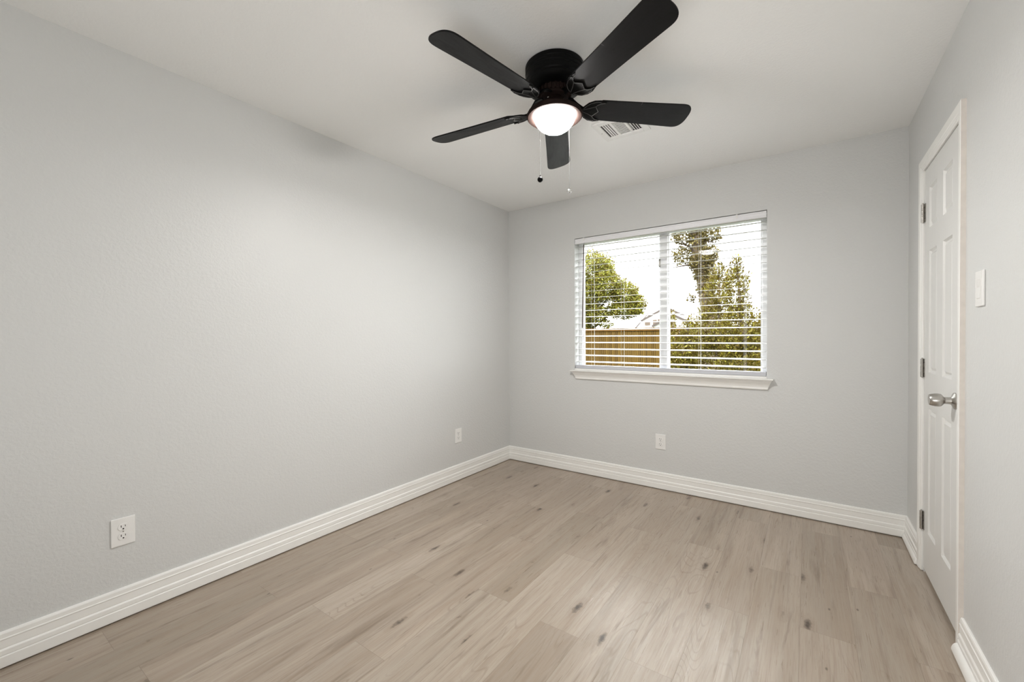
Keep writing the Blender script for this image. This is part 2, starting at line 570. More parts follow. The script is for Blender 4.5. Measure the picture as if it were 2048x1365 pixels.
m = MB(); m.prism(base_profile(), REAR, D - 0.0005, 'y')
tag(m.build('baseboard_left', 'trim'), 'white moulded baseboard along the left wall', 'baseboard', kind='structure')
m = MB(); m.prism([(D - a, b) for a, b in base_profile()], 0.0005, W - 0.0005, 'x')
tag(m.build('baseboard_back', 'trim'), 'white moulded baseboard under the window', 'baseboard', kind='structure')
m = MB(); m.prism([(W - a, b) for a, b in base_profile()], REAR, DY0 - 0.056, 'y')
tag(m.build('baseboard_right', 'trim'), 'white moulded baseboard along the right wall', 'baseboard', kind='structure')
m = MB(); m.prism([(W - a, b) for a, b in base_profile()], DY1 + 0.053, D - 0.012, 'y')
tag(m.build('baseboard_right', 'trim'), 'short white baseboard piece between door and corner', 'baseboard', kind='structure')
# quarter-round shoe along the near right wall, with a rounded end
m = MB()
shoe = [(W - 0.0155, 0.004)] + [(W - 0.0155 - 0.020 * math.cos(a), 0.004 + 0.032 * math.sin(a)) for a in [i * PI / 16 for i in range(9)]]
m.prism(shoe, REAR, DY0 - 0.062, 'y')
tag(m.build('trim_1', 'trim', smooth=40, bevel=0.003), 'white rounded shoe moulding at the foot of the right baseboard', 'moulding', kind='structure')
m = MB()
m.prism([(W - 0.0155, 0.004), (W - 0.026, 0.004), (W - 0.026, 0.014), (W - 0.021, 0.028), (W - 0.0155, 0.033)], DY1 + 0.053, D - 0.018, 'y')
tag(m.build('trim_2', 'trim', smooth=40, bevel=0.002), 'short white shoe moulding beside the closet door', 'moulding', kind='structure')
m = MB()

# closet door casing ------------------------------------------------
CW = 0.055
def casing_prof():
    """(distance along wall from the opening edge outwards, thickness)"""
    return [(0.0, 0.0), (0.0, 0.008), (0.004, 0.0105), (0.012, 0.011), (0.016, 0.0125), (0.020, 0.0125), (0.024, 0.0150), (CW - 0.008, 0.0165), (CW - 0.002, 0.0165), (CW, 0.0150), (CW, 0.0)]

def mitred_casing(side):
    """one leg, cut at 45 degrees where it meets the head"""
    mb = MB()
    pr = casing_prof()
    lo, hi = [], []
    for d, t in pr:
        y = DY0 - d if side < 0 else DY1 + d
        lo.append(mb.bm.verts.new((W - t, y, 0.004)))
        hi.append(mb.bm.verts.new((W - t, y, DZ1 + d)))
    n = len(pr)
    for i in range(n):
        mb.bm.faces.new((lo[i], lo[(i + 1) % n], hi[(i + 1) % n], hi[i]))
    mb.bm.faces.new(lo[::-1]); mb.bm.faces.new(hi)
    return mb

tag(mitred_casing(1).build('trim_3', 'trim'), 'white door casing leg beside the hinges', 'door casing', kind='structure')
near_leg = mitred_casing(-1).build('trim_4', 'trim')
tag(near_leg, 'white door casing leg on the knob side with beige edge', 'door casing', kind='structure')
near_leg.data.materials.append(M['edge'])
for p in near_leg.data.polygons:
    if abs(p.normal.y) > 0.9 and p.center.y < DY0 - CW + 0.003 and p.area > 0.01:
        p.material_index = 1
mb = MB()
pr = casing_prof()
lo = [mb.bm.verts.new((W - t, DY0 - d, DZ1 + d)) for d, t in pr]
hi = [mb.bm.verts.new((W - t, DY1 + d, DZ1 + d)) for d, t in pr]
for i in range(len(pr)):
    mb.bm.faces.new((lo[i], lo[(i + 1) % len(pr)], hi[(i + 1) % len(pr)], hi[i]))
mb.bm.faces.new(lo[::-1]); mb.bm.faces.new(hi)
tag(mb.build('trim_5', 'trim'), 'white door casing head above the closet door', 'door casing', kind='structure')

# closet door --------------------------------------------------------
def door_slab():
    bm = bmesh.new()
    ys = [DY0 + 0.003, 2.418, 2.565, 2.670, 2.815, DY1 - 0.003]
    zs = [0.022, 0.225, 0.832, 1.006, 1.594, 1.704, 1.898, DZ1 - 0.003]
    XF = W - 0.001
    gv = [[bm.verts.new((XF, y, z)) for z in zs] for y in ys]
    pan = []
    for i in range(len(ys) - 1):
        for j in range(len(zs) - 1):
            f = bm.faces.new((gv[i][j], gv[i][j + 1], gv[i + 1][j + 1], gv[i + 1][j]))
            if i in (1, 3) and j in (1, 3, 5):
                pan.append(f)
    for th, dp in ((0.004, 0.0), (0.010, 0.009), (0.010, 0.0), (0.016, -0.006)):
        bmesh.ops.inset_individual(bm, faces=pan, thickness=th, depth=0.0)
        if dp:
            bmesh.ops.translate(bm, verts=list({v for f in pan for v in f.verts}), vec=(dp, 0, 0))
    bd = [e for e in bm.edges if e.is_boundary]
    r = bmesh.ops.extrude_edge_only(bm, edges=bd)
    vs = [g for g in r['geom'] if isinstance(g, bmesh.types.BMVert)]
    for v in vs:
        v.co.x = W + 0.034
    bmesh.ops.contextual_create(bm, geom=[g for g in r['geom'] if isinstance(g, bmesh.types.BMEdge)])
    mb = MB(); mb.bm.free(); mb.bm = bm
    return mb

door = door_slab().build('door_1', 'door')
tag(door, 'white six-panel closet door with three hinges and a round knob', 'door', kind='structure')
# jamb
m = MB()
m.box(W + 0.0355, W + 0.048, DY0, DY0 + 0.012, 0, DZ1)
m.box(W + 0.0355, W + 0.048, DY1 - 0.012, DY1, 0, DZ1)
m.box(W + 0.0355, W + 0.048, DY0 + 0.012, DY1 - 0.012, DZ1 - 0.012, DZ1)
m.box(W + T - 0.004, W + T + 0.01, DY0 - 0.05, DY1 + 0.05, 0, DZ1 + 0.05)
tag(m.build('trim_6', 'dark_room'), 'door stop and closet backing', 'door stop', kind='structure')
# hinges
hz = [1.794, 1.023, 0.260]
for z in hz:
    m = MB()
    yb = DY1 - 0.004
    for i in range(3):
        a = z - 0.045 + i * 0.0305
        m.lathe([(0.0, a), (0.0068, a), (0.0068, a + 0.0285), (0.0, a + 0.0285)], 14, Matrix.Translation((W - 0.0095, yb, 0)))
    m.lathe([(0.0, z - 0.049), (0.003, z - 0.048), (0.0036, z - 0.044), (0.0036, z + 0.044), (0.003, z + 0.050), (0.0, z + 0.051)], 10, Matrix.Translation((W - 0.0095, yb, 0)))
    m.box(W - 0.0085, W + 0.001, yb - 0.0012, yb + 0.0012, z - 0.045, z + 0.045)
    m.box(W - 0.0035, W - 0.0005, yb - 0.020, yb - 0.001, z - 0.045, z + 0.045)
    h = m.build('hinge', 'hinge', door, smooth=40)
    for dz in (-0.028, 0.0, 0.028):
        m = MB()
        m.sphere((W - 0.0036, yb - 0.012, z + dz), 0.0028, 10, 0.6)
        m.build('hinge_screw', 'slot', h)
# knob
KY, KZ = 2.362, 0.926
mt = Matrix.Translation((W - 0.001, KY, KZ)) @ Matrix.Rotation(-PI / 2, 4, 'Y')
m = MB()
m.lathe([(0.0, 0.0), (0.033, 0.0), (0.033, 0.003), (0.030, 0.006), (0.020, 0.010), (0.0145, 0.013), (0.0135, 0.020), (0.0135, 0.030), (0.0, 0.030)], 40, mt)
kn = m.build('door_knob', 'nickel', door, smooth=35)
kn['label'] = 'satin nickel knob with a round rose'
m = MB()
m.lathe([(0.0, 0.029), (0.0125, 0.029), (0.014, 0.032), (0.019, 0.036), (0.0245, 0.041), (0.0262, 0.048), (0.0258, 0.058), (0.0235, 0.068), (0.0215, 0.074), (0.0205, 0.0755), (0.0, 0.0735)], 40, mt)
m.build('knob_grip', 'nickel', kn, smooth=35)

# window: vinyl frame, sash, panes ----------------------------------
FY0, FY1 = D + 0.082, D + 0.130
m = MB()
FW = 0.034
m.box(OX0, OX0 + FW, FY0, FY1, OZ0, OZ1)
m.box(OX1 - FW, OX1, FY0, FY1, OZ0, OZ1)
m.box(OX0 + FW, OX1 - FW, FY0, FY1, OZ0, OZ0 + FW)
m.box(OX0 + FW, OX1 - FW, FY0, FY1, OZ1 - FW, OZ1)
win = m.build('window_1', 'vinyl', bevel=0.003)
tag(win, 'white framed sliding window with two panes behind the blind', 'window', kind='structure')
m = MB(); m.box(1.417, 1.472, FY0 - 0.006, FY1 - 0.004, OZ0 + FW, OZ1 - FW)
m.build('window_mullion', 'vinyl', win, bevel=0.003)
for a, b in ((OX0 + FW, 1.417), (1.472, OX1 - FW)):
    m = MB()
    s = 0.010
    m.box(a, a + s, FY0 + 0.008, FY1 - 0.008, OZ0 + FW, OZ1 - FW)
    m.box(b - s, b, FY0 + 0.008, FY1 - 0.008, OZ0 + FW, OZ1 - FW)
    m.box(a + s, b - s, FY0 + 0.008, FY1 - 0.008, OZ0 + FW, OZ0 + FW + s)
    m.box(a + s, b - s, FY0 + 0.008, FY1 - 0.008, OZ1 - FW - s, OZ1 - FW)
    sash = m.build('window_sash', 'vinyl', win)
    m = MB(); m.box(a + s, b - s, FY0 + 0.020, FY0 + 0.024, OZ0 + FW + s, OZ1 - FW - s)
    m.build('window_pane', 'glass', sash)
m = MB()
m.box(1.405, 1.419, FY0 - 0.012, FY0 - 0.002, 1.735, 1.80)
m.build('sash_latch', 'hinge', win, bevel=0.002)

# window stool and apron
m = MB()
m.prism([(D - 0.046, 0.8862), (D - 0.050, 0.8885), (D - 0.050, 0.8930), (D - 0.047, 0.8955), (D, 0.8955), (D, 0.8855)], 0.680, 2.186, 'x')
sb = MB()
sb.prism([(D - 0.006, 0.8958), (D - 0.004, 0.9000), (D + 0.004, 0.9095), (FY0 - 0.0005, 0.9095), (FY0 - 0.0005, 0.8855), (D - 0.0, 0.8855), (D - 0.0, 0.8958)], OX0 + 0.0005, OX1 - 0.0005, 'x')
tag(sb.build('trim_9', 'trim'), 'white sloping sill plate inside the window opening under the blind', 'sill plate', kind='structure')
stool = m.build('trim_7', 'trim', bevel=0.002)
tag(stool, 'white window sill board with rounded nose', 'window sill', kind='structure')
mb = MB()
ap = [(0.0, 0.8865, 0.0), (0.040, 0.8865, 0.0), (0.040, 0.880, 0.0005), (0.036, 0.877, 0.003), (0.030, 0.868, 0.008), (0.022, 0.857, 0.0135), (0.017, 0.846, 0.018), (0.0165, 0.843, 0.019), (0.0145, 0.838, 0.021), (0.0140, 0.824, 0.026), (0.011, 0.820, 0.0275), (0.0, 0.820, 0.0275)]
lo = [mb.bm.verts.new((0.692 + s, D - t, z)) for t, z, s in ap]
hi = [mb.bm.verts.new((2.178 - s, D - t, z)) for t, z, s in ap]
for i in range(len(ap)):
    mb.bm.faces.new((lo[i], lo[(i + 1) % len(ap)], hi[(i + 1) % len(ap)], hi[i]))
mb.bm.faces.new(lo[::-1]); mb.bm.faces.new(hi)
tag(mb.build('trim_8', 'trim'), 'white moulded apron with slanted ends below the window sill', 'window apron', kind='structure')

# ------------------------------------------------------------------ venetian blind
blind = empty('window_blind', ((OX0 + OX1) / 2, D + 0.03, 0.905))
tag(blind, 'white horizontal slat blind with open slats and a tilt wand painted backlit brown in the window', 'blind')
bx, by, bz = blind.location
BX0, BX1 = OX0 + 0.004, OX1 - 0.004
def rel(mb):
    bmesh.ops.translate(mb.bm, verts=mb.bm.verts, vec=(-bx, -by, -bz))
    return mb
m = MB(); m.box(BX0 + 0.004, BX1 - 0.004, D + 0.010, D + 0.060, 1.998, 2.036)
rel(m).build('headrail', 'rail', blind)
m = MB(); m.prism([(D + 0.000, 1.990), (D - 0.003, 1.994), (D - 0.003, 2.001), (D, 2.004), (D, 2.024), (D - 0.002, 2.028), (D - 0.002, 2.0345), (D + 0.009, 2.0345), (D + 0.009, 1.990)], BX0, BX1, 'x')
rel(m).build('valance', 'rail', blind)
for cx in (0.795, 1.965):
    m = MB()
    m.box(cx - 0.006, cx + 0.006, D - 0.0065, D - 0.0030, 2.012, 2.0375)
    m.box(cx - 0.006, cx + 0.006, D - 0.0065, D + 0.008, 2.0355, 2.0385)
    rel(m).build('valance_clip', 'plate', blind)
NS = 19
z_top, z_bot = 1.9665, 0.9690
TILT = math.radians(6.3)
sl = []
hw, th = 0.0300, 0.0019
for i in range(9):
    u = -hw + 2 * hw * i / 8
    sl.append((u, 0.0007 * (1 - (u / hw) ** 2)))
sl = [(u, v + th / 2) for u, v in sl] + [(u, v - th / 2) for u, v in reversed(sl)]
first = None
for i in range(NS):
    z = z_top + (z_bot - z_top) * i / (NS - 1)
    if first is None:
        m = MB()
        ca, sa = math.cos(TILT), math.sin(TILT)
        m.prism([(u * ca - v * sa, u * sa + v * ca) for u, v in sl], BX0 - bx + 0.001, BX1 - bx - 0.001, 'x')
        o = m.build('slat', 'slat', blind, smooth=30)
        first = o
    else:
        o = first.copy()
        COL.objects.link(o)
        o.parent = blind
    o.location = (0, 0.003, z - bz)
m = MB(); m.box(BX0 + 0.001, BX1 - 0.001, D + 0.004, D + 0.060, 0.9105, 0.939)
rel(m).build('bottom_rail', 'bottom_rail', blind, bevel=0.003)
for cx in (0.862, 1.126, 1.715, 2.010):
    m = MB()
    for yy in (D + 0.0005, D + 0.0686):
        m.tube([(cx, yy, 0.935), (cx, yy, 2.0)], 0.0008, 6)
    m.tube([(cx + 0.012, D + 0.033, 0.935), (cx + 0.012, D + 0.033, 2.0)], 0.0008, 6)
    rel(m).build('ladder_cord', 'cord', blind)
m = MB()
m.tube([(0.798, D - 0.011, 1.975), (0.797, D - 0.012, 1.90), (0.787, D - 0.016, 1.262)], 0.0045, 8)
m.tube([(0.798, D - 0.0115, 1.972), (0.798, D - 0.006, 1.990), (0.798, D + 0.001, 1.996)], 0.002, 8)
w_ = rel(m).build('tilt_wand', 'wand', blind, smooth=40)
w_['label'] = 'tilt wand painted in its backlit dark brown'


# ------------------------------------------------------------------ outlets and switch
def make_outlet(px, py, pz, rotz, label):
    """duplex outlet whose plate faces local -y"""
    r = empty('wall_outlet', (px, py, pz), rotz)
    tag(r, label, 'outlet', 'duplex wall outlets')
    m = MB()
    w, h = 0.039, 0.0585
    m.box(-w, w, -0.0055, 0, -h, h)
    m.build('cover_plate', 'plate', r, bevel=0.004, bseg=3)
    for s in (1, -1):
        cz = s * 0.0195
        m = MB()
        ol = []
        for i in range(40):
            a = 2 * PI * i / 40
            ol.append((0.0172 * math.cos(a), max(-0.0142, min(0.0142, 0.0172 * math.sin(a))) + cz))
        m.prism(ol, -0.0072, -0.0054, 'y')
        rc = m.build('receptacle', 'plate', r, bevel=0.0008)
        m = MB()
        m.box(-0.0078, -0.0056, -0.0078, -0.0070, cz - 0.0005, cz + 0.0085)
        m.box(0.0056, 0.0074, -0.0078, -0.0070, cz + 0.0005, cz + 0.0080)
        m.prism([(0.0028 * math.cos(a), cz - 0.0072 + 0.0028 * math.sin(a)) for a in [2 * PI * i / 14 for i in range(14)]], -0.0078, -0.0070, 'y')
        m.build('slot', 'slot', rc)
        m = MB()
        ring = []
        for i in range(40):
            a = 2 * PI * i / 40
            ring.append((0.0184 * math.cos(a), max(-0.0153, min(0.0153, 0.0184 * math.sin(a))) + cz))
        m.prism(ring, -0.0057, -0.0050, 'y')
        m.build('receptacle_gap', 'cord', rc)
    m = MB()
    m.lathe([(0, -0.0005), (0.003, -0.0005), (0.0026, 0.0012), (0, 0.0016)], 14, Matrix.Translation((0, -0.0055, 0)) @ Matrix.Rotation(PI / 2, 4, 'X'))
    m.build('plate_screw', 'nickel', r)
    return r

make_outlet(0.0, 0.505, 0.369, PI / 2, 'white duplex outlet near the left edge, the largest of the outlets')
make_outlet(0.0, 2.596, 0.370, PI / 2, 'white duplex outlet on the left wall close to the far corner')
make_outlet(1.441, D, 0.368, 0.0, 'white duplex outlet under the window')

sw = empty('light_switch', (W, 2.068, 1.3425), -PI / 2)
tag(sw, 'white rocker light switch on the right wall beside the closet door', 'light switch')
m = MB(); m.box(-0.040, 0.040, -0.0065, 0, -0.060, 0.060)
m.build('cover_plate', 'plate', sw, bevel=0.003, bseg=3)
m = MB(); m.box(-0.0175, 0.0175, -0.0072, -0.005, -0.034, 0.034)
m.build('rocker_frame', 'cord', sw)
m = MB()
m.prism([(-0.0050, -0.0325), (-0.0085, -0.0325), (-0.0078, 0.004), (-0.0122, 0.0325), (-0.0050, 0.0325)], -0.0160, 0.0160, 'x')
m.build('rocker', 'plate', sw, bevel=0.0006)

# ------------------------------------------------------------------ ceiling vent
vent = empty('ceiling_vent', ((VX0 + VX1) / 2, (VY0 + VY1) / 2, H))
tag(vent, 'white rectangular louvred air vent on the ceiling behind the fan', 'vent')
vw, vd = (VX1 - VX0) / 2, (VY1 - VY0) / 2
m = MB()
ix, iy = vw - 0.036, vd - 0.036
for a, b, c, d in ((-vw, -ix, -vd, vd), (ix, vw, -vd, vd), (-ix, ix, -vd, -iy), (-ix, ix, iy, vd)):
    m.box(a, b, c, d, -0.010, 0.0)
s1, s2 = -ix + 0.062, ix - 0.062
m.box(s1 - 0.006, s1 + 0.006, -iy, iy, -0.009, 0.012)
m.box(s2 - 0.006, s2 + 0.006, -iy, iy, -0.009, 0.012)
m.build('frame', 'vent', vent, bevel=0.002)
m = MB(); m.box(-ix - 0.004, ix + 0.004, -iy - 0.004, iy + 0.004, 0.055, 0.06)
for a, b, c, d in ((-ix - .004, -ix, -iy, iy), (ix, ix + .004, -iy, iy), (-ix, ix, -iy - .004, -iy), (-ix, ix, iy, iy + .004)):
    m.box(a, b, c, d, 0.001, 0.055)
m.build('duct_box', 'duct', vent)
for i in range(4):
    for sx, x0 in ((-1, -ix + 0.004), (1, s2 + 0.010)):
        m = MB()
        xx = x0 + 0.0065 + i * 0.0135
        lw = 0.0078 if sx > 0 else 0.0053
        m.box(-lw, lw, -iy, iy, -0.0007, 0.0007, Matrix.Translation((xx, 0, 0.000)) @ Matrix.Rotation(math.radians(38 if sx > 0 else 10), 4, 'Y'))
        m.build('louvre', 'vent', vent)
nl = 13
for i in range(nl):
    m = MB()
    yy = -iy + (2 * iy) * (i + 0.5) / nl
    m.box(s1 + 0.006, s2 - 0.006, -0.0057, 0.0057, -0.0007, 0.0007, Matrix.Translation((0, yy, 0.000)) @ Matrix.Rotation(math.radians(12), 4, 'X'))
    m.build('louvre', 'vent', vent)
for sx in (-1, 1):
    m = MB(); m.sphere((sx * (vw - 0.016), 0.02 * 0, -0.0102), 0.0035, 12, 0.5)
    m.build('screw', 'hinge', vent)
m = MB()
m.box(vw - 0.014, vw + 0.003, -0.006, 0.006, -0.016, -0.0095)
m.build('damper_lever', 'vent', vent)

# ------------------------------------------------------------------ ceiling fan
FXc, FYc = 1.438, 1.674
fan = empty('ceiling_fan', (FXc, FYc, H))
tag(fan, 'black five-blade flush ceiling fan with a lit round bowl light', 'ceiling fan')
Z = lambda z: z - H
m = MB()
m.lathe([(r, Z(z)) for r, z in [(0.0, 2.3995), (0.126, 2.3995), (0.131, 2.395), (0.131, 2.380), (0.128, 2.377), (0.128, 2.372), (0.131, 2.369), (0.131, 2.361), (0.128, 2.358), (0.128, 2.353), (0.1305, 2.350), (0.1305, 2.330), (0.127, 2.326), (0.127, 2.321), (0.129, 2.318), (0.128, 2.308), (0.121, 2.301), (0.108, 2.296), (0.080, 2.294), (0.0, 2.294)]], 72)
m.build('motor_housing', 'black', fan, smooth=30)
m = MB()
m.lathe([(0.0, Z(2.296)), (0.071, Z(2.296)), (0.066, Z(2.270)), (0.0, Z(2.270))], 48)
for i in range(22):
    a = 2 * PI * i / 22
    m.box(-0.0035, 0.0035, 0.062, 0.0755, Z(2.270), Z(2.295), Matrix.Rotation(a, 4, 'Z'))
m.build('vent_ring', 'bronze', fan)
m = MB()
m.lathe([(r, Z(z)) for r, z in [(0.0, 2.2735), (0.060, 2.2735), (0.064, 2.271), (0.064, 2.266), (0.060, 2.263), (0.045, 2.262), (0.0, 2.262)]], 60)
m.build('flywheel', 'bronze', fan, smooth=30)
# light fitter (dish)
m = MB()
m.lathe([(r, Z(z)) for r, z in [(0.0, 2.263), (0.034, 2.263), (0.037, 2.256), (0.043, 2.248), (0.052, 2.238), (0.066, 2.226), (0.088, 2.212), (0.108, 2.202), (0.120, 2.193), (0.1250, 2.184), (0.1245, 2.177), (0.120, 2.1725), (0.113, 2.172), (0.100, 2.1735), (0.0955, 2.176), (0.0945, 2.190), (0.0, 2.192)]], 80)
fit = m.build('light_fitter', 'bronze', fan, smooth=40)
fit['label'] = 'dark bronze dish holding the bowl'
m = MB()
bp = [(0.0935 * math.cos(t), Z(2.185) - 0.080 * math.sin(t) ** 1.0) for t in [PI / 2 * i / 14 for i in range(15)]]
bp[-1] = (0.0, Z(2.185) - 0.080)
m.lathe([(0.0, Z(2.188)), (0.093, Z(2.188))] + bp, 64, caps=False)
bw = m.build('light_bowl', 'bowl', fan, smooth=60)
bw['label'] = 'glowing white glass bowl'
lp_d = bpy.data.lights.new('bulb', 'AREA')
lp_d.shape = 'DISK'
lp_d.size = 0.16
lp_d.energy = LAMP
lp_d.color = (1.0, 0.985, 0.965)
lp = bpy.data.objects.new('bulb', lp_d)
COL.objects.link(lp)
lp.location = (FXc, FYc, 2.181)
for a in (0.3, 2.4, 4.5):
    m = MB()
    m.sphere((0.042 * math.cos(a), 0.042 * math.sin(a), Z(2.250)), 0.004, 10)
    m.build('fitter_screw', 'nickel', fit)

# blades
BZ = 2.2187
RT = 0.6545
def blade_outline():
    ys_w = lambda x: 0.0560 + (0.0686 - 0.0560) * (x - 0.165) / (RT - 0.165)
    pts = []
    x0 = 0.165
    pts += [(x0 + 0.012, -0.030), (x0 + 0.002, -0.012), (x0, 0.0), (x0 + 0.002, 0.012), (x0 + 0.012, 0.030), (x0 + 0.045, ys_w(x0 + 0.045))]
    pts.append((0.40, ys_w(0.40)))
    wt, tl, pw = 0.0686, 0.058, 2.7
    for i in range(33):
        a = PI / 2 - PI * i / 32
        ca, sa = math.cos(a), math.sin(a)
        pts.append((RT - tl + tl * abs(ca) ** (2 / pw), wt * math.copysign(abs(sa) ** (2 / pw), sa)))
    pts.append((0.40, -ys_w(0.40)))
    pts.append((x0 + 0.045, -ys_w(x0 + 0.045)))
    return pts

def arc(cx, cy, r, a0, a1, n=10):
    return [(cx + r * math.cos(math.radians(a0 + (a1 - a0) * i / n)), cy + r * math.sin(math.radians(a0 + (a1 - a0) * i / n))) for i in range(n + 1)]

def make_blade():
    m = MB()
    m.plate(blade_outline(), 0.000, 0.0062)
    b = m.build('fan_blade', 'blade', fan, bevel=0.0015)
    # bracket: an arm from the flywheel, then a fan-shaped shell under the blade root
    m = MB()
    zl = -0.0052
    outer = [(0.128, 0.0)] + [(0.133, 0.022), (0.148, 0.042), (0.172, 0.056), (0.200, 0.060), (0.228, 0.054)]
    inner = [(0.222, 0.050), (0.204, 0.046), (0.190, 0.036), (0.186, 0.026), (0.196, 0.013), (0.206, 0.0)]
    half = outer + inner
    full = half + [(x, -y) for x, y in reversed(half[1:-1])]
    m.plate(full, zl, -0.0002)
    arm = [(0.076, 0.060), (0.100, 0.046), (0.122, 0.016), (0.140, zl)]
    prev = None
    for (x, z), w in zip([(0.050, 0.0455), (0.085, 0.0425), (0.108, 0.020), (0.130, -0.001), (0.150, -0.003)], (0.018, 0.014, 0.011, 0.013, 0.017)):
        ring = [m.bm.verts.new(p) for p in ((x, -w, z), (x, w, z), (x, w, z + 0.006), (x, -w, z + 0.006))]
        if prev:
            for i in range(4):
                m.bm.faces.new((prev[i], prev[(i + 1) % 4], ring[(i + 1) % 4], ring[i]))
        else:
            m.bm.faces.new(ring)
        prev = ring
    m.bm.faces.new(prev[::-1])
    br = m.build('blade_bracket', 'black', b)
    m = MB()
    zz = zl - 0.0006
    line = lambda pts, r=0.0016: m.tube([(x, y, zz) for x, y in pts], r, 6)
    inn = inner + [(x, -y) for x, y in reversed(inner[:-1])]
    line(inn)
    line([(0.134, 0.012), (0.142, 0.028), (0.157, 0.043), (0.178, 0.052), (0.205, 0.054)], 0.0013)
    line([(0.134, -0.012), (0.142, -0.028), (0.157, -0.043), (0.178, -0.052), (0.205, -0.054)], 0.0013)
    line([(0.133, 0.006), (0.160, 0.016), (0.188, 0.030)], 0.0012)
    line([(0.133, -0.006), (0.160, -0.016), (0.188, -0.030)], 0.0012)
    m.build('bracket_rim', 'bracket_line', br, smooth=60)
    for sx, sy in ((0.168, 0.0), (0.205, 0.053), (0.205, -0.053)):
        m = MB()
        m.sphere((sx, sy, zl - 0.001), 0.004, 10, 0.5)
        m.build('bracket_screw', 'black', br)
    return b

b0 = make_blade()
for kk in range(5):
    b = b0 if kk == 0 else copy_tree(b0, fan)
    ang = math.radians(260.85 + 72 * kk)
    b.matrix_local = Matrix.Translation((0, 0, Z(BZ))) @ Matrix.Rotation(-0.029, 4, 'Y') @ Matrix.Rotation(ang, 4, 'Z') @ Matrix.Rotation(math.radians(-14.0), 4, 'X')

# pull chains
def bead_chain(name, x, y, z1, z0, mat, dx, dy, br=0.0011, step=0.0034):
    m = MB()
    m.tube([(x, y, z0), (x, y, z1)], 0.00045, 5)
    n = int((z1 - z0) / step)
    for i in range(n):
        m.sphere((x, y, z0 + (i + 0.5) * step), br, 6)
    return m.build(name, mat, fan)
cx1, cy1 = -0.006, -0.117
m_ch = bead_chain('pull_chain', cx1, cy1, Z(2.176), Z(1.872), 'chain', 0, 0)
m_ch['label'] = 'grey beaded chain with a black ball'
m = MB(); m.sphere((cx1, cy1, Z(1.862)), 0.0118, 20); m.lathe([(0.0, Z(1.872)), (0.004, Z(1.872)), (0.003, Z(1.878)), (0.0, Z(1.879))], 12, Matrix.Translation((cx1, cy1, 0)))
m.build('chain_ball', 'black', m_ch, smooth=60)
cx2, cy2 = 0.019, 0.106
m_c2 = bead_chain('pull_chain', cx2, cy2, Z(2.176), Z(1.880), 'silver_chain', 0, 0, 0.0006, 0.0026)
m_c2['label'] = 'silver beaded chain with a clear drop'
m = MB(); m.sphere((cx2, cy2, Z(1.870)), 0.0105, 12, 1.15)
m.build('chain_drop', 'acrylic', m_c2)

# ------------------------------------------------------------------ outdoors
GZ = -0.45
m = MB(); m.box(-45, 25, D + WT + 0.02, 75, GZ - 0.3, GZ)
tag(m.build('lawn', 'lawn'), 'green back-yard ground outside the window', 'lawn', kind='structure')

# board fence
FY = 19.0
fence = empty('wooden_fence', (-3.0, FY, GZ))
tag(fence, 'brown board fence with a top rail across the yard', 'fence')
m = MB()
PWD = 0.098
x = -16.0
while x < 8.0:
    x0, x1, t = x + 0.006, x + PWD - 0.006, 0.018 + 0.006 * random.random()
    zt = 1.50 + random.uniform(-0.012, 0.012)
    xs = x0 - fence.location.x
    xe = x1 - fence.location.x
    m.prism([(xs, 0.02), (xe, 0.02), (xe, zt - GZ - 0.03), (xe - 0.02, zt - GZ), (xs + 0.02, zt - GZ), (xs, zt - GZ - 0.03)], -t, 0.0, 'y')
    x += PWD
m.build('picket_panel', 'picket', fence)
m = MB()
x = -16.0 + PWD / 2
while x < 8.0:
    m.box(x + 0.004 - fence.location.x, x + PWD - 0.004 - fence.location.x, 0.012, 0.030, 0.02, 1.93)
    x += PWD
m.build('back_board_panel', 'picket', fence)
m = MB()
m.box(-13, 11, -0.062, -0.026, 1.90, 2.005)
m.build('top_board', 'fence_rail', fence)
m = MB()
m.box(-13, 11, -0.080, 0.060, 2.005, 2.030)
m.build('cap_board', 'fence_rail', fence)
for i in range(10):
    m = MB()
    m.box(-12.9 + 2.5 * i, -12.8 + 2.5 * i, 0.032, 0.12, 0.0, 1.98)
    m.build('fence_post', 'fence_rail', fence)


